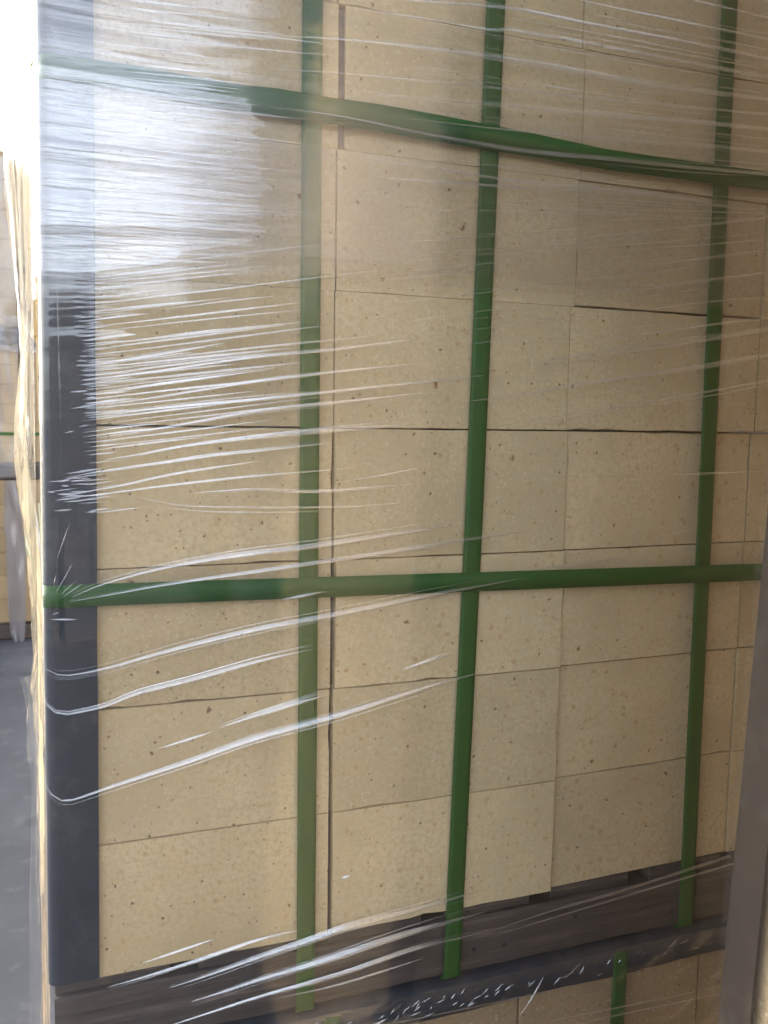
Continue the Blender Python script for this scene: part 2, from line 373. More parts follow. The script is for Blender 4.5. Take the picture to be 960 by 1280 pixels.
nv, nf_ = [], []
for xn in np.arange(.03, 1.12, .146):
    for dx in (-.018, .02):
        xx, zz_ = xn+dx+random.uniform(-.004, .004), CZ-.674+.034+random.uniform(-.012, .012); b0 = len(nv)
        nv += [(xx+.0032*math.cos(a), .0022, zz_+.0032*math.sin(a)) for a in np.linspace(0, 2*math.pi, 9)[:-1]] + [(xx+.0026*math.cos(a), .0014, zz_+.0026*math.sin(a)) for a in np.linspace(0, 2*math.pi, 9)[:-1]]
        nf_ += [(b0+i, b0+(i+1) % 8, b0+8+(i+1) % 8, b0+8+i) for i in range(8)] + [tuple(b0+8+i for i in range(8))]
PAL = bpy.data.objects['wooden_pallet']
nm_ = link('nail_heads', mesh('nail_heads', nv, nf_), DARKP, PAL); nm_.location = (.036, 0, -(CZ-.674)); nm_['kind'] = 'stuff'
# ---- corner board (L section, rounded heel) ----
def corner_board(parent, name, heel_bot, heel_top, z0, z1, leg_f, leg_s, mat, th=.003, rad=.011, nz=24, wob=.0006):
    """heel at x = heel(z); one leg along +x on the front face, the other along +y on the flank"""
    prof = []
    for s in np.linspace(1, 0, 5): prof.append((rad+(leg_f-rad)*s, 0, 0, -1))
    for a in np.linspace(R(90), R(180), 9)[1:-1]:
        prof.append((rad+rad*math.cos(a), rad-rad*math.sin(a), math.cos(a), -math.sin(a)))
    for s in np.linspace(0, 1, 4): prof.append((0, rad+(leg_s-rad)*s, -1, 0))
    n = len(prof); v = []; f = []
    rr = random.Random(5)
    for i in range(nz+1):
        t = i/nz; z = z0+(z1-z0)*t; hx = heel_bot+(heel_top-heel_bot)*t + rr.uniform(-wob, wob)*.5
        for (x, y, nx_, ny_) in prof: v.append((hx+x, y, z))
        for (x, y, nx_, ny_) in prof: v.append((hx+x-nx_*th, y-ny_*th, z))
    m_ = 2*n
    for i in range(nz):
        a = i*m_; b = a+m_
        for k in range(n-1):
            f.append((a+k, a+k+1, b+k+1, b+k)); f.append((a+n+k+1, a+n+k, b+n+k, b+n+k+1))
        f.append((a, b, b+n, a+n)); f.append((a+n-1, a+m_-1, b+m_-1, b+n-1))
    for k in range(n-1):
        f.append((k+1, k, n+k, n+k+1)); e = nz*m_; f.append((e+k, e+k+1, e+n+k+1, e+n+k))
    me = mesh(name, v, f); 
    for p in me.polygons: p.use_smooth = True
    me.set_sharp_from_angle(angle=R(40))
    return link(name, me, mat, parent)
cb = corner_board(None, 'corner_board', -.0415, -.0225, ZB+.003, .80, .0505, .05, SLATE)
cb.location = (0, -.0055, CZ)
tag(cb, 'tall slate-grey corner board running up the left edge of the brick stack', 'corner protector')

# ---- green straps
def strap_v(pts, name, label, cat='strap', width=.0215, y_off=-.0052, group=None, wrap=True, z_end=None):
    """upright strap through pts [(x,z)...] top to bottom, tucked under the pallet at its foot"""
    v = []; f = []; P = list(pts); path = []
    NS = 40
    for i in range(NS+1):
        t = i/NS*(len(P)-1); k = min(int(t), len(P)-2); u = t-k
        x = P[k][0]*(1-u)+P[k+1][0]*u; z = P[k][1]*(1-u)+P[k+1][1]*u
        path.append((x, y_off+random.uniform(-.0002, .0002), z))
    x, y, z = path[-1]
    for a in (20, 45, 70, 90): path.append((x, y+.006*(1-math.cos(R(a))), z-.006*math.sin(R(a))))
    path.append((x, .25, z-.006)); path.append((x, .5, z-.006))
    n = len(path); th = .0009
    for i, (x, y, z) in enumerate(path):
        a = path[min(i+1, n-1)]; b = path[max(i-1, 0)]
        ty, tz = a[1]-b[1], a[2]-b[2]; l = math.hypot(ty, tz); ny, nz = -(-tz/l), -(ty/l)
        ny, nz = tz/l, -ty/l
        cup = .0004
        for s, o_ in ((-.5, cup), (-.25, 0), (.25, 0), (.5, cup)):
            v.append((x+s*width, y+ny*(th-o_), z+nz*(th-o_)))
        for s in (-.5, .5): v.append((x+s*width, y, z))
    for i in range(n-1):
        a, b = i*6, i*6+6
        f += [(a, b, b+1, a+1), (a+1, b+1, b+2, a+2), (a+2, b+2, b+3, a+3), (a+3, b+3, b+5, a+5), (a+5, b+5, b+4, a+4), (a+4, b+4, b, a)]
    o = link(name, mesh(name, v, f, True), STRAP, None, (0, 0, CZ)); tag(o, label, cat, group); return o
strap_v([(.2348, .86), (.2345, .43), (.2335, .0), (.2318, -.668)], 'packing_strap', 'upright green packing strap nearest the corner board, crossing the left column of bricks', group='upright green straps')
strap_v([(.4475, .86), (.4405, .43), (.4300, -.1), (.4150, -.668)], 'packing_strap', 'middle upright green packing strap down the second column of bricks', group='upright green straps', width=.0225)
strap_v([(.7525, .86), (.7545, .43), (.7575, -.1), (.7605, -.668)], 'packing_strap', 'rightmost and most shaded upright green strap down the third column of bricks', group='upright green straps', width=.0235)

def strap_h(path, wid, name, label, group=None, th=.0009):
    """level strap along path [(x,y,z,tilt)] ; runs round the corner board and along the flank"""
    v = []; f = []
    n = len(path)
    for i, (x, y, z, tw) in enumerate(path):
        a = path[min(i+1, n-1)]; b = path[max(i-1, 0)]
        tx, ty = a[0]-b[0], a[1]-b[1]; l = math.hypot(tx, ty) or 1; nx_, ny_ = ty/l, -tx/l
        for s in (-.5, 0, .5):
            hh = s*wid*math.cos(tw); dd = s*wid*math.sin(tw)
            dd *= .12
            v.append((x+nx_*(dd+th), y+ny_*(dd+th), z+hh))
        for s in (-.5, .5):
            hh = s*wid*math.cos(tw); dd = s*wid*math.sin(tw)*.12
            v.append((x+nx_*dd, y+ny_*dd, z+hh))
    for i in range(n-1):
        a, b = i*5, i*5+5
        f += [(a, a+1, b+1, b), (a+1, a+2, b+2, b+1), (a+2, a+4, b+4, b+2), (a+4, a+3, b+3, b+4), (a+3, a, b, b+3)]
    o = link(name, mesh(name, v, f, True), STRAP, None, (0, 0, CZ)); tag(o, label, 'strap', group); return o
def hpath(zf, zs, hx, y=-.0078, tw=lambda x: 0.0):
    p = []
    for yy in np.linspace(.9, .06, 8): p.append((hx-.003-.045*max(0, yy-.05), yy, zs+.0*yy, 0))
    p.append((hx-.0022, .03, zs, 0))
    for a in np.linspace(180, 90, 8): p.append((hx+.009+.0115*math.cos(R(a)), y+.011-.0112*math.sin(R(a)), zs, 0))
    for x in np.linspace(.0, 1.13, 60)[1:]:
        s = y if x > .03 else y
        yy = y - (0.0003 if x < .02 else 0)
        p.append((x, yy, zf(x), tw(x)))
    return p
strap_h(hpath(lambda x: -.1745-.0172*x, -.1745, -.0335), .0225, 'packing_strap', 'lower level green strap round the stack below mid height, clear of heavy film glare', group='level green straps')
SG = [PT(*p) for p in ((52, 86), (165, 101), (320, 131), (450, 151), (600, 176), (760, 203), (960, 230))]
SG.append((1.2, SG[-1][1]-.004))
sag = lambda x: float(np.interp(x, [a for a, b in SG], [b for a, b in SG]))
strap_h(hpath(sag, .3255, -.0245, y=-.0086), .0225, 'packing_strap', 'upper level green strap near the top, whitened by film glare at the corner board', group='level green straps')
# the second, twisted turn of the upper strap: lies higher, its top edge running down to the right
tw_pts = SG[:2]+[PT(*p) for p in ((240, 114), (300, 125), (340, 128), (400, 139), (470, 148), (540, 160), (640, 178), (760, 201), (900, 221), (960, 228))]
tw_pts.append((1.2, tw_pts[-1][1]-.004))
tp = []
for i in range(60):
    x = .012+1.103*i/59
    z = np.interp(x, [a for a, b in tw_pts], [b for a, b in tw_pts])
    tp.append((x, float(np.interp(x, [.13, .24], [-.0074, -.0092])), z, (.0 + 1.25*max(0, min(1, (x-.30)/.5)))))
strap_h(tp, .0225, 'packing_strap', 'half-twisted second green strap lying along the top edge of the upper level strap', group='level green straps')

# ------------------------------------------------------------------ stretch film
film = thing('stretch_film', 'clear stretch film wound round the main brick stack, wrinkled and shining white at upper left', 'film', (0, 0, CZ))
NR, NC = 1500, 190
zz = np.linspace(-.692, .80, NR)[:, None]; sx = np.linspace(-.06, 1.16, NC)[None, :]
S = np.broadcast_to(sx, (NR, NC)).copy(); Z = np.broadcast_to(zz, (NR, NC)).copy()
def slope(z):   # direction of the wrinkles: level near the top, rising to the right lower down
    return np.interp(z, [-.7, -.35, -.05, .16, .24, .34, .6], [.20, .17, .125, .075, -.015, -.03, -.05])
sl = slope(Z)
W = Z - sl*(S-.2)
amp = np.interp(Z, [-.7, -.35, -.12, .0, .12, .3, .5], [.05, .06, .12, .55, .9, 1.0, 1.0])
ax = np.interp(S, [0, .12, .35, .6, 1.1], [1.25, 1.1, .8, .65, .6])
hgt = np.zeros_like(S)
hgt += .00050*vnoise(W/.016, S/.35+3, 1)*amp*ax
hgt += .00024*vnoise(W/.0075, S/.20+9, 2)*amp*ax
hgt += .00008*vnoise(W/.0032, S/.09+5, 3)*amp*ax*np.interp(S, [0, .25, .5], [1, .6, .25])
hgt += .0018*vnoise(W/.09, S/.5+1, 4)*.6
# taut short pleats where the film leaves the edge of the corner board
hgt *= np.interp(S, [-.02, .006, .016], [.3, .35, 1])
edge = np.exp(-np.clip(S-.012, 0, 1)/.035)*(S > .005)*np.interp(Z, [-.05, .02, .2, .3], [0, 1, 1, .5])
hgt += .00018*np.sin(W*2*np.pi/.0042+3*vnoise(W/.02, S*2, 7))*edge
base = .0115 + hgt
# film bears on board, straps and bricks
base -= np.interp(S, [.0, .06, .25, 1.], [0, .0008, .0018, .0015])
base = np.maximum(base, .0102-.0*S)
rad = .0125
hx = np.interp(Z, [ZB, .80], [-.0415, -.0225])-.0016
# arc-length walk: s > 0 front, then the rounded corner, then a centimetre of the flank
Xf = S.copy(); Yf = -base
corner = hx+rad
u = corner-S
arc = np.clip(u/(rad), 0, np.pi/2)
isfr = u <= 0
rr_ = rad
Xa = corner-rr_*np.sin(arc); Ya = (-base+rr_)-rr_*np.cos(arc)
past = np.clip(u-rad*np.pi/2, 0, 1)
X = np.where(isfr, Xf, Xa); Y = np.where(isfr, Yf, Ya+past)
me = grid_mesh('film_sheet', X, Y, Z)
link('film_sheet', me, F_SHEET, film)

def wrapXY(S, Z, b):
    c = np.interp(Z, [ZB, .80], [-.0415, -.0225])-.0016+rad; u = c-S; a = np.clip(u/rad, 0, np.pi/2)
    past = np.clip(u-rad*np.pi/2, 0, 1); q = rad+(b-.0115)
    return np.where(u <= 0, S, c-q*np.sin(a)), np.where(u <= 0, -b, rad-.0115-q*np.cos(a)+past)
# ---- a band of extra turns over the upper half: lies a fraction of a millimetre in front
def band(z_lo, z_hi, x0, x1, tilt, seed, off=.0008, amp=.0006, nr=420, nc=150, name='wrap_band', mat=None, up=.0):
    zz = np.linspace(0, 1, nr)[:, None]; ss = np.linspace(x0, x1, nc)[None, :]
    S = np.broadcast_to(ss, (nr, nc)).copy(); V = np.broadcast_to(zz, (nr, nc)).copy()
    e0 = .004*vnoise(S/.13+seed, S*0+.5, seed); e1 = .006*vnoise(S/.11+seed, S*0+2.5, seed+1)
    Z = z_lo+e0+(z_hi+e1-z_lo-e0)*V + tilt*(S-.1)
    sl = slope(Z); W = Z-sl*(S-.2)
    h = amp*(vnoise(W/.014, S/.3+3, 1+seed)+.45*vnoise(W/.0065, S/.16, 2+seed)+.15*vnoise(W/.003, S/.08, 3+seed))
    h = h - up*(Z-z_lo)
    X, Y = wrapXY(S, Z, .0125+off+h)
    o = link(name, grid_mesh(name, X, Y, Z), mat or F_BAND, film); return o
def patch(z_lo, z_hi, x0, x1, seed, mat, off, fing, amp=.0008, nr=520, nc=110):  # extra film sheet cut to the outline of the white glare
    v_ = np.linspace(0, 1, nr)[:, None]; u_ = np.linspace(0, 1, nc)[None, :]
    zc = z_lo+(z_hi-z_lo)*v_; U = np.broadcast_to(u_, (nr, nc))
    env = np.interp(v_, [0, .10, .22, .9, 1], [.30, .62, 1, 1, .97])
    xr_ = x0+(x1-x0)*env + fing*vnoise(zc/.009, zc*0+.5, seed)*np.interp(v_, [0, .25, 1], [2.6, 1, 1]) + fing*.5*vnoise(zc/.0035, zc*0+.5, seed+5)
    S = x0+(xr_-x0)*U; Z = np.broadcast_to(zc, (nr, nc)) + slope(zc)*(S-.2)*.9
    W = Z-slope(Z)*(S-.2)
    h = amp*(vnoise(W/.013, S/.25+3, 1+seed)+.5*vnoise(W/.006, S/.14, 2+seed)+.18*vnoise(W/.003, S/.07, 3+seed))
    X, Y = wrapXY(S, Z, .0125+off+h)
    link('glare_patch', grid_mesh('glare_patch', X, Y, Z), mat, film)
patch(.150, .318, -.05, .178, 121, F_PATCH, .0030, .012)
patch(.130, .283, -.05, .342, 131, F_PATCH2, .0038, .006)
patch(.322, .60, -.05, .20, 141, F_PATCH2, .0030, .03, amp=.0012)
band(.155, .346, -.05, 1.13, -.012, 21, amp=.0006)
band(.175, .300, -.05, 1.13, -.03, 31, off=.0020, amp=.0005)
band(.335, .62, -.05, 1.13, -.02, 41, off=.0012, amp=.0010, nr=500, mat=F_TOP)

# ---- folds: pleats of doubled film, triangular in section, upper face leaning back
def catmull(pts, n):
    P = [np.array(p, float) for p in pts]
    if len(P) == 2: return [P[0]*(1-t)+P[1]*t for t in np.linspace(0, 1, n)]
    d = [0]
    for a, b in zip(P[:-1], P[1:]): d.append(d[-1]+np.linalg.norm(b-a))
    d = np.array(d)/d[-1]; Q = [P[0]*2-P[1]]+P+[P[-1]*2-P[-2]]; out = []
    for t in np.linspace(0, 1, n):
        k = min(int(np.searchsorted(d, t, 'right')-1), len(P)-2); u = (t-d[k])/(d[k+1]-d[k])
        p0, p1, p2, p3 = Q[k:k+4]
        out.append(.5*((2*p1)+(-p0+p2)*u+(2*p0-5*p1+4*p2-p3)*u*u+(-p0+3*p1-3*p2+p3)*u**3))
    return out
def wrap_point(s, z, off):
    """world point on the film, off metres proud of it, s measured along x and round the corner"""
    hx_ = float(np.interp(z, [ZB, .80], [-.0415, -.0225]))-.0016; c = hx_+rad; b = .0118
    u = c-s
    if u <= 0: return (s, -b-off, z)
    a = min(u/rad, math.pi/2); past = max(0, u-rad*math.pi/2)
    return (c-(rad+off)*math.sin(a), -b+rad-(rad+off)*math.cos(a)+past, z)
def fold_geom(pts, width, tilt=.40, taper0=1.0, taper1=1.0, n=None, seed=0, wob=.05, belly=.0):
    rr = random.Random(seed); path_ = catmull(pts, 60)
    ln = sum(np.linalg.norm(path_[i+1]-path_[i]) for i in range(59))
    n = n or max(8, min(46, int(ln/.011)))
    idx = np.linspace(0, 59, n); path_ = [np.array([np.interp(i, range(60), [p[k] for p in path_]) for k in range(2)]) for i in idx]
    v = []; f = []; ph = rr.uniform(0, 6)
    for i, (x, z) in enumerate(path_):
        t = i/(n-1)
        pr = min(1, (t/.45)**.8 if taper0 else 1)*min(1, ((1-t)/.35)**.7 if taper1 else 1)
        wv = width*max(.06, pr)*(1+wob*math.sin(t*9+ph)+rr.uniform(-wob, wob)*.6)
        # rows: top edge (on the film), mid, crest (proud), return edge under the crest
        d = wv*tilt
        for (dz, off) in ((wv*.5, .0006), (wv*.18, .0006+d*.42), (-wv*.15, .0006+d*.78), (-wv*.46, .0006+d), (-wv*.5, .0006+d*.75), (-wv*.46, .0007)):
            v.append(wrap_point(x, z+dz, off))
    for i in range(n-1):
        a, b = i*6, i*6+6
        for k in range(5): f.append((a+k+1, a+k, b+k, b+k+1))
    return v, f
px2m = .00084
def wid(p, px): 
    return px*np.interp(p[0], [0, 500, 960], [.00083, .00094, .00121])
FOLDS = [  # (photo points, width px, tilt, taper start, taper end) each laid on the plane of the wrapped face
 ([(91, 743), (130, 727), (201, 708), (262, 697), (319, 689), (400, 679), (560, 655)], 7.5, .42, 1, 1),
 ([(87, 749), (140, 740), (201, 729), (262, 720), (319, 712), (420, 697), (500, 685), (660, 660)], 5.5, .42, 1, 1),
 ([(50, 822), (56, 832), (74, 840), (100, 838), (141, 829), (190, 815), (235, 803), (319, 783), (400, 768), (535, 741), (640, 722)], 8, .45, 1, 1),
 ([(50, 866), (57, 877), (77, 888), (105, 884), (134, 877), (171, 862), (235, 846), (319, 823), (387, 808)], 6.5, .45, 1, 1),
 ([(195, 931), (228, 921), (262, 910)], 4, .45, 1, 1),
 ([(272, 905), (319, 889), (360, 877), (402, 865)], 6, .45, 1, 1),
 ([(51, 965), (59, 982), (80, 995), (105, 989), (134, 979), (180, 964), (235, 946), (280, 930), (319, 917), (421, 889), (535, 853), (600, 836)], 8.5, .5, 1, 1),
 ([(498, 833), (535, 821), (560, 815)], 5, .45, 1, 1),
 ([(175, 1196), (220, 1181), (265, 1166)], 4, .5, 1, 1),
 ([(134, 1225), (180, 1212), (235, 1195), (280, 1180), (319, 1167), (370, 1154)], 5, .5, 1, 1),
 ([(211, 1226), (260, 1210), (319, 1189), (375, 1170), (427, 1152), (480, 1138), (530, 1125), (600, 1105)], 7.5, .5, 1, 1),
 ([(238, 1243), (280, 1230), (319, 1217), (370, 1202), (421, 1186), (475, 1168), (528, 1152), (600, 1133)], 9, .5, 1, 1),
 ([(185, 1281), (250, 1260), (319, 1238), (421, 1209), (515, 1178), (600, 1158)], 6, .5, 1, 1),
 ([(340, 1240), (421, 1222), (525, 1190)], 3, .5, 1, 1),
 ([(422, 1091), (436, 1087)], 4, .5, 1, 1),
 ([(158, 618), (190, 624), (235, 631), (319, 633), (380, 633), (450, 631), (505, 626)], 3, .35, 1, 1),
 ([(200, 633), (260, 638), (330, 639), (400, 638)], 2, .3, 1, 1),
 ([(238, 615), (280, 612), (319, 610), (370, 613), (410, 612), (510, 604)], 4.5, .35, 1, 1),
 ([(129, 574), (170, 568), (230, 557), (319, 546), (420, 537), (520, 530)], 7.5, .30, 1, 1),
 ([(82, 596), (140, 586), (200, 578), (260, 569), (319, 563), (410, 553)], 5, .3, 1, 1),
 ([(78, 622), (130, 616), (200, 607), (260, 600), (319, 594), (430, 585)], 4, .3, 1, 1),
 ([(73, 622), (110, 613), (150, 606), (220, 591), (319, 576)], 4, .3, 1, 1),
 ([(113, 548), (170, 540), (240, 528), (319, 514), (420, 503), (540, 490)], 5, .25, 1, 1),
 ([(111, 522), (200, 511), (319, 500), (430, 488), (600, 470)], 4.5, .25, 1, 1),
 ([(111, 509), (200, 496), (319, 477), (430, 464), (520, 455)], 5, .25, 1, 1),
 ([(117, 494), (200, 481), (292, 469)], 4, .25, 1, 1),
 ([(107, 476), (200, 464), (319, 447), (420, 437), (520, 424)], 5, .22, 1, 1),
 ([(107, 457), (180, 447), (279, 430)], 4.5, .22, 1, 1),
 ([(115, 640), (175, 633)], 2, .35, 1, 1),
 ([(63, 771), (96, 771)], 2.5, .4, 1, 1),
 ([(347, 747), (375, 742), (404, 736)], 4, .45, 1, 1),
 ([(430, 600), (480, 592), (520, 583)], 2.5, .35, 1, 1),
 # long level tension lines of the upper right
 ([(434, 17), (520, 29), (605, 44), (640, 45), (760, 66), (870, 87), (959, 103), (1020, 116)], 5, .22, 1, 0),
 ([(320, 50), (430, 56), (520, 66), (640, 82), (730, 97), (830, 115), (959, 130), (1020, 139)], 6, .22, 1, 0),
 ([(400, 0), (520, 8), (640, 18), (740, 38), (860, 60), (959, 80), (1020, 92)], 4.5, .22, 1, 0),
 ([(330, 92), (420, 97), (540, 108), (640, 118), (780, 132), (959, 148), (1020, 155)], 4, .20, 1, 0),
 ([(430, 118), (540, 130), (640, 139), (740, 148), (860, 157), (959, 167), (1020, 173)], 4.5, .22, 1, 0),
 ([(500, 152), (640, 168), (760, 178), (870, 186), (959, 194), (1020, 199)], 4, .22, 1, 0),
 ([(330, 138), (420, 150), (520, 170), (640, 191), (760, 203), (870, 214), (959, 222), (1020, 228)], 5, .25, 1, 0),
 ([(430, 200), (540, 215), (640, 230), (740, 239), (830, 249), (905, 262), (959, 270)], 5, .25, 1, 1),
 ([(640, 0), (700, 4), (780, 20), (880, 40), (959, 56), (1020, 68)], 3.5, .22, 1, 0),
 ([(780, -10), (831, 0), (900, 16), (959, 30), (1020, 43)], 3, .22, 1, 0),
 ([(860, -10), (919, 0), (959, 9), (1020, 22)], 3, .22, 1, 0),
 ([(620, 262), (720, 266), (860, 275)], 2.5, .2, 1, 1),
 ([(640, 309), (760, 296), (870, 284), (959, 274), (1020, 268)], 3, .2, 1, 0),
 ([(700, 345), (800, 334), (900, 321), (959, 314)], 2.5, .2, 1, 0),
 ([(720, 372), (830, 359), (959, 341)], 2.5, .2, 1, 0),
 ([(600, 390), (720, 400), (850, 382), (959, 372)], 2, .2, 1, 0),
 ([(700, 432), (820, 415), (959, 398)], 2.5, .2, 1, 0),
 ([(640, 463), (740, 447), (848, 430), (959, 412)], 4, .25, 1, 0),
 ([(560, 505), (653, 492), (750, 476), (860, 460), (959, 443), (1020, 433)], 5, .3, 1, 0),
 ([(600, 535), (690, 521), (780, 506), (870, 491), (959, 475), (1020, 465)], 2.6, .35, 1, 0),
 ([(640, 534), (740, 517), (850, 500), (959, 480)], 1.8, .35, 1, 0),
 ([(710, 596), (790, 594), (875, 591), (950, 588)], 3, .25, 1, 1),
 ([(770, 601), (785, 604), (800, 603)], 2, .3, 1, 1),
 ([(800, 672), (830, 666), (862, 660)], 3, .25, 1, 1),
 ([(600, 1168), (640, 1154), (730, 1127), (820, 1100), (910, 1073)], 2.5, .45, 1, 0),
 ([(600, 1160), (680, 1133), (780, 1104), (905, 1064)], 3.5, .3, 1, 0),
 ([(655, 710), (690, 706), (780, 694)], 3, .3, 1, 1),
]
for i, (pp, wpx, tl, t0, t1) in enumerate(FOLDS):
    pts = [PT(*p) for p in pp]
    v, f = fold_geom(pts, float(wid(pp[len(pp)//2], wpx))*.88, tl, t0, t1, seed=i)
    link('fold', mesh('fold', v, f, True), F_FOLD, film)
# dense small pleats of the upper-left region and short hairlines at the board's edge
rr = random.Random(11); V = []; Fc = []
def addf(pts, wd, tl, sd):
    v, f = fold_geom(pts, wd, tl, 1, 1, n=12, seed=sd); b = len(V); V.extend(v); Fc.extend(tuple(q+b for q in ff) for ff in f)
cnt = 0
nfold = len(FOLDS)
for i, (pp, wpx, tl, t0, t1) in enumerate(FOLDS):
    if wpx < 4.5: continue
    for _ in range(3 if wpx > 6 else 2):
        o0, o1 = rr.uniform(-1, 1)*wpx*.7, rr.uniform(-1, 1)*wpx*1.1; m = len(pp)-1
        q = [PT(a, b+o0+(o1-o0)*j/m+rr.uniform(-.3, .3)) for j, (a, b) in enumerate(pp)]
        v, f = fold_geom(q, rr.uniform(.7, 1.5)*.00085, .4, 1, 1, seed=i+50); b_ = len(V); V.extend(v); Fc.extend(tuple(k_+b_ for k_ in ff) for ff in f)
py = 338
while py < 560:
    py += rr.uniform(3.0, 8.0)
    x0 = rr.choice([104, 104, 106, rr.uniform(110, 220)]); lenp = rr.uniform(60, 330)
    x1 = x0+lenp; s_ = -.10-.03*rr.random()
    pts = [PT(x0, py), PT((x0+x1)/2, py+s_*lenp/2+rr.uniform(-1, 1)), PT(x1, py+s_*lenp)]
    wd = rr.uniform(1.4, 4.2)*.00084
    if wd > .0026 and nfold < 240:
        v, f = fold_geom(pts, wd, rr.uniform(.15, .3), 1, 1, n=14, seed=1000+cnt); link('fold', mesh('fold', v, f, True), F_FOLD, film); nfold += 1
    else: addf(pts, wd, rr.uniform(.15, .35), cnt)
    cnt += 1
py = 250
while py < 630:                       # hairlines fanning off the board
    py += rr.uniform(1.6, 4.5)*(1 if py < 520 else 3)
    x0 = 103+rr.uniform(-2, 3)+(py-250)*.022; lenp = rr.uniform(12, 75)
    if rr.random() < .25: x0 -= rr.uniform(8, 30)
    s_ = -.09 if py > 330 else .0
    addf([PT(x0, py), PT(x0+lenp, py+s_*lenp+rr.uniform(-1.5, .5))], rr.uniform(.9, 2.0)*.00084, rr.uniform(.2, .45), cnt); cnt += 1
py = -20
while py < 330:                       # short level pleats over the top left
    py += rr.uniform(4, 10)
    x0 = rr.uniform(100, 200); lenp = rr.uniform(60, 260); s_ = .10 if py < 250 else .04
    addf([PT(x0, py), PT(x0+lenp/2, py+s_*lenp/2+rr.uniform(-2, 2)), PT(x0+lenp, py+s_*lenp)], rr.uniform(1.2, 3.6)*.00084, rr.uniform(.1, .3), cnt); cnt += 1
for _ in range(80):                   # tension lines over the right half, upper part
    x0 = rr.uniform(430, 800); py = rr.uniform(-20, 470); lenp = rr.uniform(150, 420)
    s_ = np.interp(py, [0, 150, 250, 300, 400, 480], [.2, .11, .06, -.06, -.13, -.16])
    addf([PT(x0, py), PT(x0+lenp/2, py+s_*lenp/2+rr.uniform(-2, 2)), PT(x0+lenp, py+s_*lenp)], rr.uniform(.9, 1.9)*.001, rr.uniform(.1, .25), cnt); cnt += 1
for _ in range(26):                   # crumples on the film at the board, by the lower strap and the band end
    x0 = rr.uniform(56, 110); py = rr.uniform(585, 645); lenp = rr.uniform(10, 36)
    addf([PT(x0, py), PT(x0+lenp, py-rr.uniform(-1, 5))], rr.uniform(1.2, 2.4)*.00084, .4, cnt); cnt += 1
for (a, b) in (((68, 742), (92, 700)), ((75, 742), (96, 722)), ((78, 744), (104, 726)), ((66, 740), (70, 715)), ((66, 765), (74, 762)), ((70, 700), (88, 650))):
    addf([PT(*a), PT(*b)], 1.0*.00084, .4, cnt); cnt += 1
o = link('hair_creases', mesh('hair_creases', V, Fc, True), F_FOLD, film); o['kind'] = 'stuff'

# ---- film down the sunlit left flank, bulging away from the bricks
nr, nc = 420, 150
t = np.linspace(0, 1, nc)[None, :]; zz = np.linspace(-1.0, .80, nr)[:, None]
T = np.broadcast_to(t, (nr, nc)); Zs = np.broadcast_to(zz, (nr, nc)).copy()
Ys = .006+T*.95
splay = np.interp(Zs, [-.6, -.3, .43], [.2, .22, 1.0])
hxs = np.interp(Zs, [ZB, .80], [-.0415, -.0225])
bulge = np.interp(Zs, [-1., -.62, -.5, -.28, -.17, -.12, -.03, .1, .3, .8], [.010, .010, .008, .010, .014, .020, .020, .007, .005, .005])
Xs = hxs-.006-.086*T*splay - bulge*np.sin(np.clip(T*3.0, 0, np.pi*.5))
cr = np.interp(Zs, [-1, -.3, -.05, .1, .8], [1.0, 1.1, 1.6, .8, .6])
Xs += cr*.0045*vnoise(T*9+Zs*2, Zs*3.5, 51)*np.minimum(1, T*10)
Xs += cr*.0022*vnoise(T*28+Zs*3, Zs*6+T*4, 52)*np.minimum(1, T*10)
Xs += cr*.0012*vnoise(T*50, Zs*38+T*12, 53)*np.minimum(1, T*10)
Xs -= .010*np.exp(-((Zs+.33)/.03)**2)*np.sin(T*8)**2
link('side_sheet', grid_mesh('side_sheet', Xs, Ys, Zs), F_SIDE, film)
# loose gathered tail along the lower corner
def tail(name, pts, wid_, seed, y0, mat, parent):
    nr = 120; nc = 9; Pz = [p[1] for p in pts]; Px = [p[0] for p in pts]; Pz_, Px_ = Pz[::-1], Px[::-1]
    zz = np.linspace(Pz[-1], Pz[0], nr)[:, None]; a = np.linspace(-1, 1, nc)[None, :]
    A = np.broadcast_to(a, (nr, nc)); Zt = np.broadcast_to(zz, (nr, nc))
    Xc = np.interp(Zt, Pz_, Px_)
    X = Xc + A*wid_*(1+.5*vnoise(Zt*14, A*0, seed)) + .0015*vnoise(Zt*30, A*3, seed+1)
    Y = y0 + .006*np.abs(A) + .004*vnoise(Zt*22, A*4, seed+2)
    return link(name, grid_mesh(name, X, Y, Zt), mat, parent)
tail('film_tail', [PT(38, 880, .10), PT(44, 1000, .10), PT(43, 1140, .10), PT(45, 1290, .10)], .004, 61, .10, F_SIDE, film)
tail('film_tail', [PT(47, 900, .05), PT(50, 1040, .05), PT(56, 1180, .05), PT(60, 1300, .05)], .0022, 65, .04, F_SIDE, film)
tail('film_tail', [PT(30, 850, .12), PT(36, 870, .12), PT(42, 930, .12), PT(44, 960, .12)], .007, 69, .13, F_SIDE, film)

# ------------------------------------------------------------------ the unit underneath
low = thing('brick_stack', 'lower brick stack under the wooden pallet, its top course showing at the bottom edge', 'brick stack', (0, 0, CZ))
for k in range(5):
    for (x0, x1) in ((-.036, .235), (.2365, .517), (.519, .80), (.802, 1.12)):
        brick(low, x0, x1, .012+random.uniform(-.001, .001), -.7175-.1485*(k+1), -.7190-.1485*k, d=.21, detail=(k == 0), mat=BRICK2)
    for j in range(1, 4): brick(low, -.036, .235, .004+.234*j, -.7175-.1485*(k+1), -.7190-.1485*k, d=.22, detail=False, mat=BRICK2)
pallet('wooden pallet on the ground carrying the lower brick stack', -.036, 0, 0, 1.16, .95, .115, .042, detail=False)
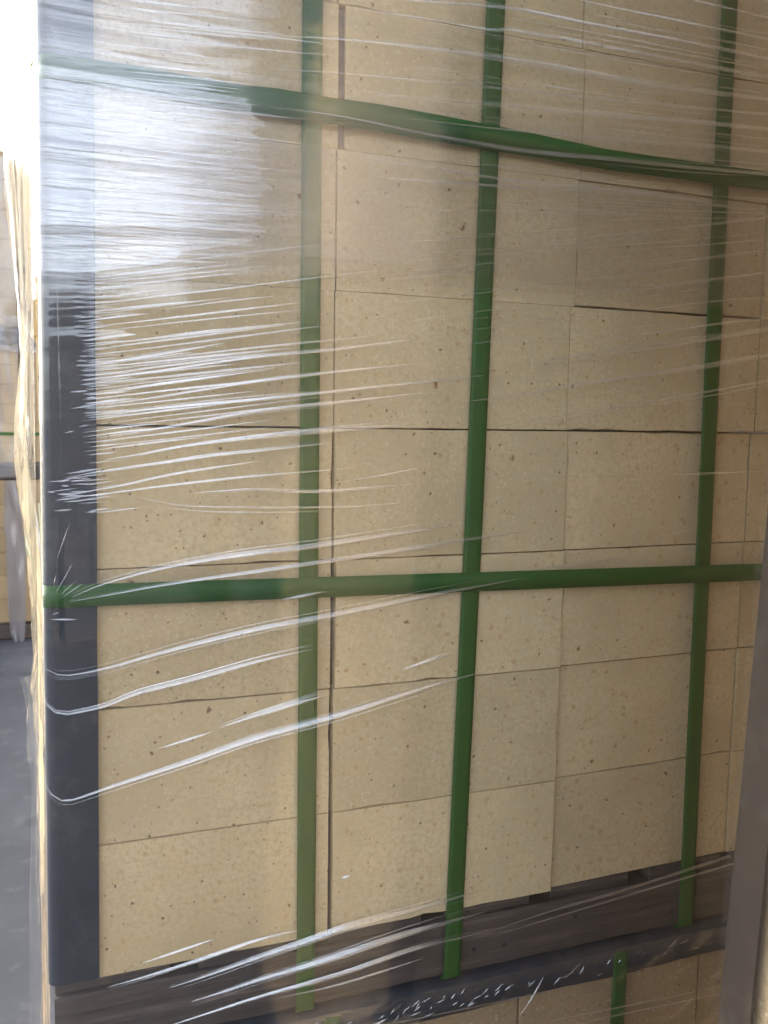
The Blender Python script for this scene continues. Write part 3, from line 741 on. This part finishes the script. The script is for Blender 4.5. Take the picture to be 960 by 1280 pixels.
# board over the lower unit's top edge
vv = []; ff = []
nx = 80
prof = [(.06, -.6755), (.0, -.6762), (-.006, -.679), (-.0085, -.684), (-.0088, -.700), (-.0082, -.7165), (-.0055, -.7165), (-.0055, -.687), (-.003, -.681), (.06, -.680)]
for i in range(nx):
    x = -.02+1.15*i/(nx-1); s_ = .0008*math.sin(i*.37)+random.uniform(-.0004, .0004)
    for (y, z) in prof: vv.append((x, y+(s_ if y < 0 else 0), z+s_*.6))
m_ = len(prof)
for i in range(nx-1):
    a = i*m_; b = a+m_
    for k in range(m_): ff.append((a+k, a+(k+1) % m_, b+(k+1) % m_, b+k))
ff.append(tuple(reversed(range(m_)))); ff.append(tuple(range((nx-1)*m_, nx*m_)))
eb = link('edge_board', mesh('edge_board', vv, ff, True), SLATE, None, (0, 0, CZ)); tag(eb, 'dark slate edge board lying level between the wooden pallet and the lower bricks', 'edge protector')
strap_v([(.656, -.684), (.648, -1.3)], 'packing_strap', 'short length of dim green strap on the lower bricks at the bottom edge', y_off=-.0095)
strap_v([(.262, -.684), (.258, -1.3)], 'packing_strap', 'stub of green strap crossing the dark edge board beneath the pallet', y_off=-.0095)
lowf = thing('stretch_film', 'crumpled clear film over the dark edge board and lower bricks', 'film', (0, 0, CZ))
zz = np.linspace(-1.5, -.6775, 420)[:, None]; ss = np.linspace(-.04, 1.13, 260)[None, :]
S = np.broadcast_to(ss, (420, 260)); Zl = np.broadcast_to(zz, (420, 260))
hb_ = .0125+.0016*vnoise(S/.05+Zl/.09, Zl/.03-S*2, 71)+.0010*vnoise(S/.022-Zl/.03, Zl/.016, 72)+.0012*vnoise(S/.3, (Zl-.2*S)/.02, 73)
link('film_sheet', grid_mesh('film_sheet', S, -np.maximum(hb_, .0113), Zl), film_material('film_low', gain=2.2, rough=.08, haze=.035), lowf)
V = []; Fc = []
for _ in range(60):      # bristling creases along the edge board
    x = rr.uniform(.20, .52) if _ < 42 else rr.uniform(.45, .8); z = -.686-rr.uniform(0, .02); a = rr.uniform(.2, 1.3); l = rr.uniform(.006, .018)
    V0, F0 = fold_geom([(x, z), (x+l*math.cos(a), z+l*math.sin(a)*.6)], rr.uniform(.0007, .0015), .5, 1, 1, n=6, seed=_)
    b = len(V); V.extend((p[0], p[1]-.004, p[2]) for p in V0); Fc.extend(tuple(q+b for q in f_) for f_ in F0)
for pts, wpx in (([(640, 1262), (655, 1240), (672, 1210)], 3), ([(660, 1281), (790, 1253), (895, 1232)], 2.5), ([(560, 1290), (700, 1262), (900, 1222)], 2), ([(686, 1213), (700, 1210), (718, 1193)], 2.5), ([(824, 1177), (840, 1162)], 2), ([(450, 1275), (600, 1245), (740, 1215)], 2)):
    V0, F0 = fold_geom([PT(*p) for p in pts], wpx*.001, .4, 1, 1, n=16, seed=3); b = len(V); V.extend((p[0], p[1]-.004, p[2]) for p in V0); Fc.extend(tuple(q+b for q in f_) for f_ in F0)
o = link('hair_creases', mesh('hair_creases', V, Fc, True), F_FOLD, lowf); o['kind'] = 'stuff'

# ------------------------------------------------------------------ near stack at the right
RX, RY = .449, -.36
near = thing('brick_stack', 'leaning nearer stack of sandy bricks just inside the right edge', 'brick stack', (RX, RY, CZ-1.62))
near.rotation_euler = (0, R(2.6), R(0))
HN = .1455
NEAR_H = 2.34
for k in range(17):
    z0 = .12+HN*k
    for j in range(4):       # its left face: bricks laid along y, front of the brick towards -x
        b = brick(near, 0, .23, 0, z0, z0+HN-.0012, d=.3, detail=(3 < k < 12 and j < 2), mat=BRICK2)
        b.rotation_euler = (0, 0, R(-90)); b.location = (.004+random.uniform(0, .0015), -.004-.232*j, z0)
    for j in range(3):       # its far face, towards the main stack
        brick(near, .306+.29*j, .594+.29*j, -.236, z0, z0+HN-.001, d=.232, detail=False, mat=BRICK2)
ncb = corner_board(None, 'corner_board', 0, 0, .02, 2.58, .03, .040, GREY, wob=.001)
ncb.matrix_world = Matrix.Translation((RX, RY, 0)) @ Matrix.Rotation(R(2.6), 4, 'Y') @ Matrix.Translation((-.004, .004, 0)) @ Matrix.Scale(-1, 4, (0, 1, 0))
tag(ncb, 'dusty grey corner board on the leaning near stack at lower right', 'corner protector')
np_ = pallet('pallet on the ground under the near right-hand brick stack', RX+.08, RY-.95, 0, .9, .95, .09, .028, detail=False)
nf = thing('stretch_film', 'thin clear film over the near stack at the right edge', 'film', (RX, RY, 0)); nf.rotation_euler = (0, R(2.6), 0)
zz = np.linspace(.1, 2.6, 500)[:, None]; tt = np.linspace(0, .93, 90)[None, :]
T = np.broadcast_to(tt, (500, 90)); Zn = np.broadcast_to(zz, (500, 90))
Xn = -.0085-.0007*vnoise((Zn+.25*T)/.02, T/.2, 81)-.0004*vnoise((Zn+.2*T)/.008, T/.1, 82)
link('film_sheet', grid_mesh('film_sheet', Xn, -T, Zn), film_material('film_near', gain=.45, rough=.12, haze=.015), nf)

# ------------------------------------------------------------------ stacks behind, at the left
def far_stack(x1, y0, units, label, grp, sx=1.0, sy=.95, detail=True, hrot=0, added_tarp=False, mat=None):
    """x1 = right-hand flank; each unit = pallet + bricks"""
    t_ = thing('brick_stack', label, 'brick stack', (x1-sx, y0, 0), grp); t_.rotation_euler = (0, 0, hrot)
    for u, (zb, zt) in enumerate(units):
        n_ = 6; h_ = (zt-zb-.13)/n_
        me = box_mesh('pallet_block', sx, sy, .1, .004); me.materials.append(WOOD)
        link('pallet_block', me, None, t_, (0, 0, zb+.005))
        for k in range(n_):
            if detail:
                for c in range(3):
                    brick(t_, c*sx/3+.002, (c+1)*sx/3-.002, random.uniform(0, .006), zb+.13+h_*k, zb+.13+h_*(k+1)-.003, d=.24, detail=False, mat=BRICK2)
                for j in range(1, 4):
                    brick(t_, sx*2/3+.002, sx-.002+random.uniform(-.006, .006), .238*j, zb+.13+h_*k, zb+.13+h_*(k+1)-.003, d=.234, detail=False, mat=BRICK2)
            else:
                brick(t_, 0, sx, 0, zb+.13+h_*k, zb+.13+h_*(k+1)-.003, d=sy, detail=False, mat=mat or BRICK)
        if added_tarp: link('added_tarpaulin', box_mesh('added_tarpaulin', sx+.04, sy+.04, zt-zb-.06, .02), ADDED_TARP, t_, (-.02, -.02, zb+.08))
    return t_
ADDED_TARP = board_material('added_dark_tarpaulin', (.03, .033, .04), .7)  # dark covers added to unseen stacks so they reflect less light
BY = 5.84
bx = PT(44, 400, BY)[0]
far_stack(bx, BY, [(0, 1.175), (1.175, 2.14), (2.14, 3.48)], 'tall film-wrapped brick stack in the distance behind the corner board, cut by the left edge', None)
fs = PT(19, 400, BY)[0]
fcb = corner_board(None, 'corner_board', 0, 0, 1.30, 3.49, .07, .05, GREY, wob=.002)
fcb.matrix_world = Matrix.Translation((PT(34, 400, BY)[0]+.006, BY-.012, 0)) @ Matrix.Scale(-1, 4, (1, 0, 0))
tag(fcb, 'dull grey corner board on the distant stack at the left edge', 'corner protector')
ff_ = thing('stretch_film', 'milky film hanging off the distant stack at the left edge', 'film', (0, BY, 0))
# milky face sheet, and the loose bag of film hanging over the lowest unit
nr, nc = 160, 60
A = np.broadcast_to(np.linspace(0, 1, nc)[None, :], (nr, nc)); B = np.broadcast_to(np.linspace(0, 1, nr)[:, None], (nr, nc))
x_r = PT(21, 400, BY)[0]
zt_ = CZ+np.interp(A, [0, .75, 1], [1.42, 1.73, 1.84]); Zf = 1.20+(zt_-1.20)*B
Xf_ = (bx-1.0)+(x_r-bx+1.0)*A+.004*vnoise(B*12, A*3, 91)
Yf_ = -.025-.018*vnoise(A*6, B*5, 92)-.008*vnoise(A*20+B*6, B*9, 93)
link('film_sheet', grid_mesh('film_sheet', Xf_, Yf_, Zf), F_FAR, ff_)
zl = [CZ+PT(0, p, BY)[1] for p in (815, 790, 700, 640, 600)]
xr = [PT(p, q, BY)[0] for p, q in ((30, 815), (33, 790), (33, 700), (27, 640), (20, 600))]
xl_ = [PT(p, q, BY)[0] for p, q in ((22, 815), (14, 790), (8, 700), (7, 640), (5, 600))]
Zf = zl[0]+(zl[-1]-zl[0])*B; Xl = np.interp(Zf, zl, xl_); Xr = np.interp(Zf, zl, xr)
Xf_ = Xl+(Xr-Xl)*A+.006*vnoise(B*8, A*2, 95); Yf_ = -.05-.05*np.sin(A*np.pi)-.03*vnoise(A*4, B*5, 96)
link('hanging_sheet', grid_mesh('hanging_sheet', Xf_, Yf_, Zf), F_HANG, ff_)
# knot of bunched film between two units
V = []
Zk = CZ+PT(0, 440, BY)[1]+(PT(0, 395, BY)[1]-PT(0, 440, BY)[1])*B
Xk = (bx-.6)+(.6+.02)*A+.01*vnoise(B*6, A*5, 97); Yk = -.05-.06*vnoise(A*22, B*5, 98)-.03*vnoise(A*40, B*14, 99)
link('film_gather', grid_mesh('film_gather', Xk, Yk, Zk), F_FAR, ff_)
# its level strap
zs_ = CZ+PT(10, 542, BY)[1]
v = []; f = []
for i, (x, y) in enumerate([(bx-1.0, BY-.03), (bx-.5, BY-.032), (bx-.02, BY-.03), (bx+.008, BY-.02), (bx+.012, BY+.01), (bx+.012, BY+.9)]):
    for q in (-.011, .011): v.append((x, y, zs_+q))
    for q in (-.011, .011): v.append((x-.001, y+.001, zs_+q))
for i in range(5):
    a = i*4; f += [(a, a+4, a+5, a+1), (a+2, a+3, a+7, a+6), (a+1, a+5, a+7, a+3), (a, a+2, a+6, a+4)]
o = link('packing_strap', mesh('packing_strap', v, f), STRAP); tag(o, 'thin green strap across the distant stack at the left edge', 'strap')
# unseen yard stacks added to shape the light, beyond the left edge (they shade the asphalt) and behind the photographer (they show in the film)
for i, x in enumerate((bx-1.1, bx-2.2, bx-3.25)):
    far_stack(x, BY+.05*i, [(0, 1.2), (1.2, 2.35), (2.35, 3.5)] if i == 0 else [(0, 1.3), (1.3, 2.6), (2.6, 3.95)] if i == 1 else [(0, 1.3), (1.3, 2.6), (2.6, 3.8), (3.8, 5.05)], 'added sun-blocking tall brick stack, %s one beyond the left edge of the distant row' % ['first', 'second', 'third'][i], 'stacks outside the frame', detail=False)
far_stack(2.45, -.62, [(0, 1.2), (1.2, 2.5), (2.5, 3.75)], 'added light-blocking brick stack standing close beyond the right-hand end of the main stack', None, detail=False, mat=BRICK2)  # unseen neighbour added to block the low sky on the right
far_stack(2.75, -3.0, [(0, 1.2), (1.2, 2.4), (2.4, 3.6)], 'added sky-blocking tall brick stack well behind the photographer on the right', None, detail=False, added_tarp=True)  # this and the next: unseen, added to cut sky light from the right
far_stack(3.9, -3.0, [(0, 1.2), (1.2, 2.4), (2.4, 3.6)], 'added sky-blocking tall brick stack at the far right behind the photographer', None, detail=False, added_tarp=True)
far_stack(1.72, -2.5, [(0, 1.2), (1.2, 2.4), (2.4, 3.6)], 'added sky-blocking tall covered stack just beyond the leaning near stack', None, sx=1.05, detail=False, added_tarp=True)  # another unseen stack, added to block sky behind the near one
far_stack(1.13, 0.0, [(2.50, 3.75)], 'third brick stack resting on top of the main filmed stack, above the frame', None, sx=1.165, detail=False)
for i in range(7):
    far_stack(-3.2+1.35*i, -6.6, [(0, 1.25), (1.25, 2.45)], 'stack under an added dark cover, %s from the left end of the row facing the main stack' % ['first', 'second', 'third', 'fourth', 'fifth', 'sixth', 'seventh'][i], 'stacks outside the frame', detail=False, added_tarp=True)
# unseen clad hall beyond them, added to dim part of the film reflection
wm, n, out = newmat('added_dark_cladding')
b = N(n, 'ShaderNodeBsdfPrincipled'); b.inputs['Base Color'].default_value = (.075, .078, .082, 1); b.inputs['Roughness'].default_value = .6
L(n, b.outputs[0], out.inputs[0])
wh = thing('added_warehouse', 'added clad hall behind the photographer, shaping the film reflection', 'added building', (2.9, -15, 0))
nx = 240; v = []; f = []
for i in range(nx):
    x = 16*i/(nx-1); y = .03*(1 if (i//2) % 2 else 0)
    v += [(x, y, 0), (x, y, 7.6)]
for i in range(nx-1): f.append((2*i, 2*i+1, 2*i+3, 2*i+2))
link('clad_wall', mesh('clad_wall', v, f), wm, wh)
link('hall', box_mesh('hall', 16, 9, 7.5, .02), wm, wh, (0, -9.02, 0))
link('roof', box_mesh('roof', 16.4, 9.6, .12, .02), wm, wh, (-.2, -9.3, 7.62))
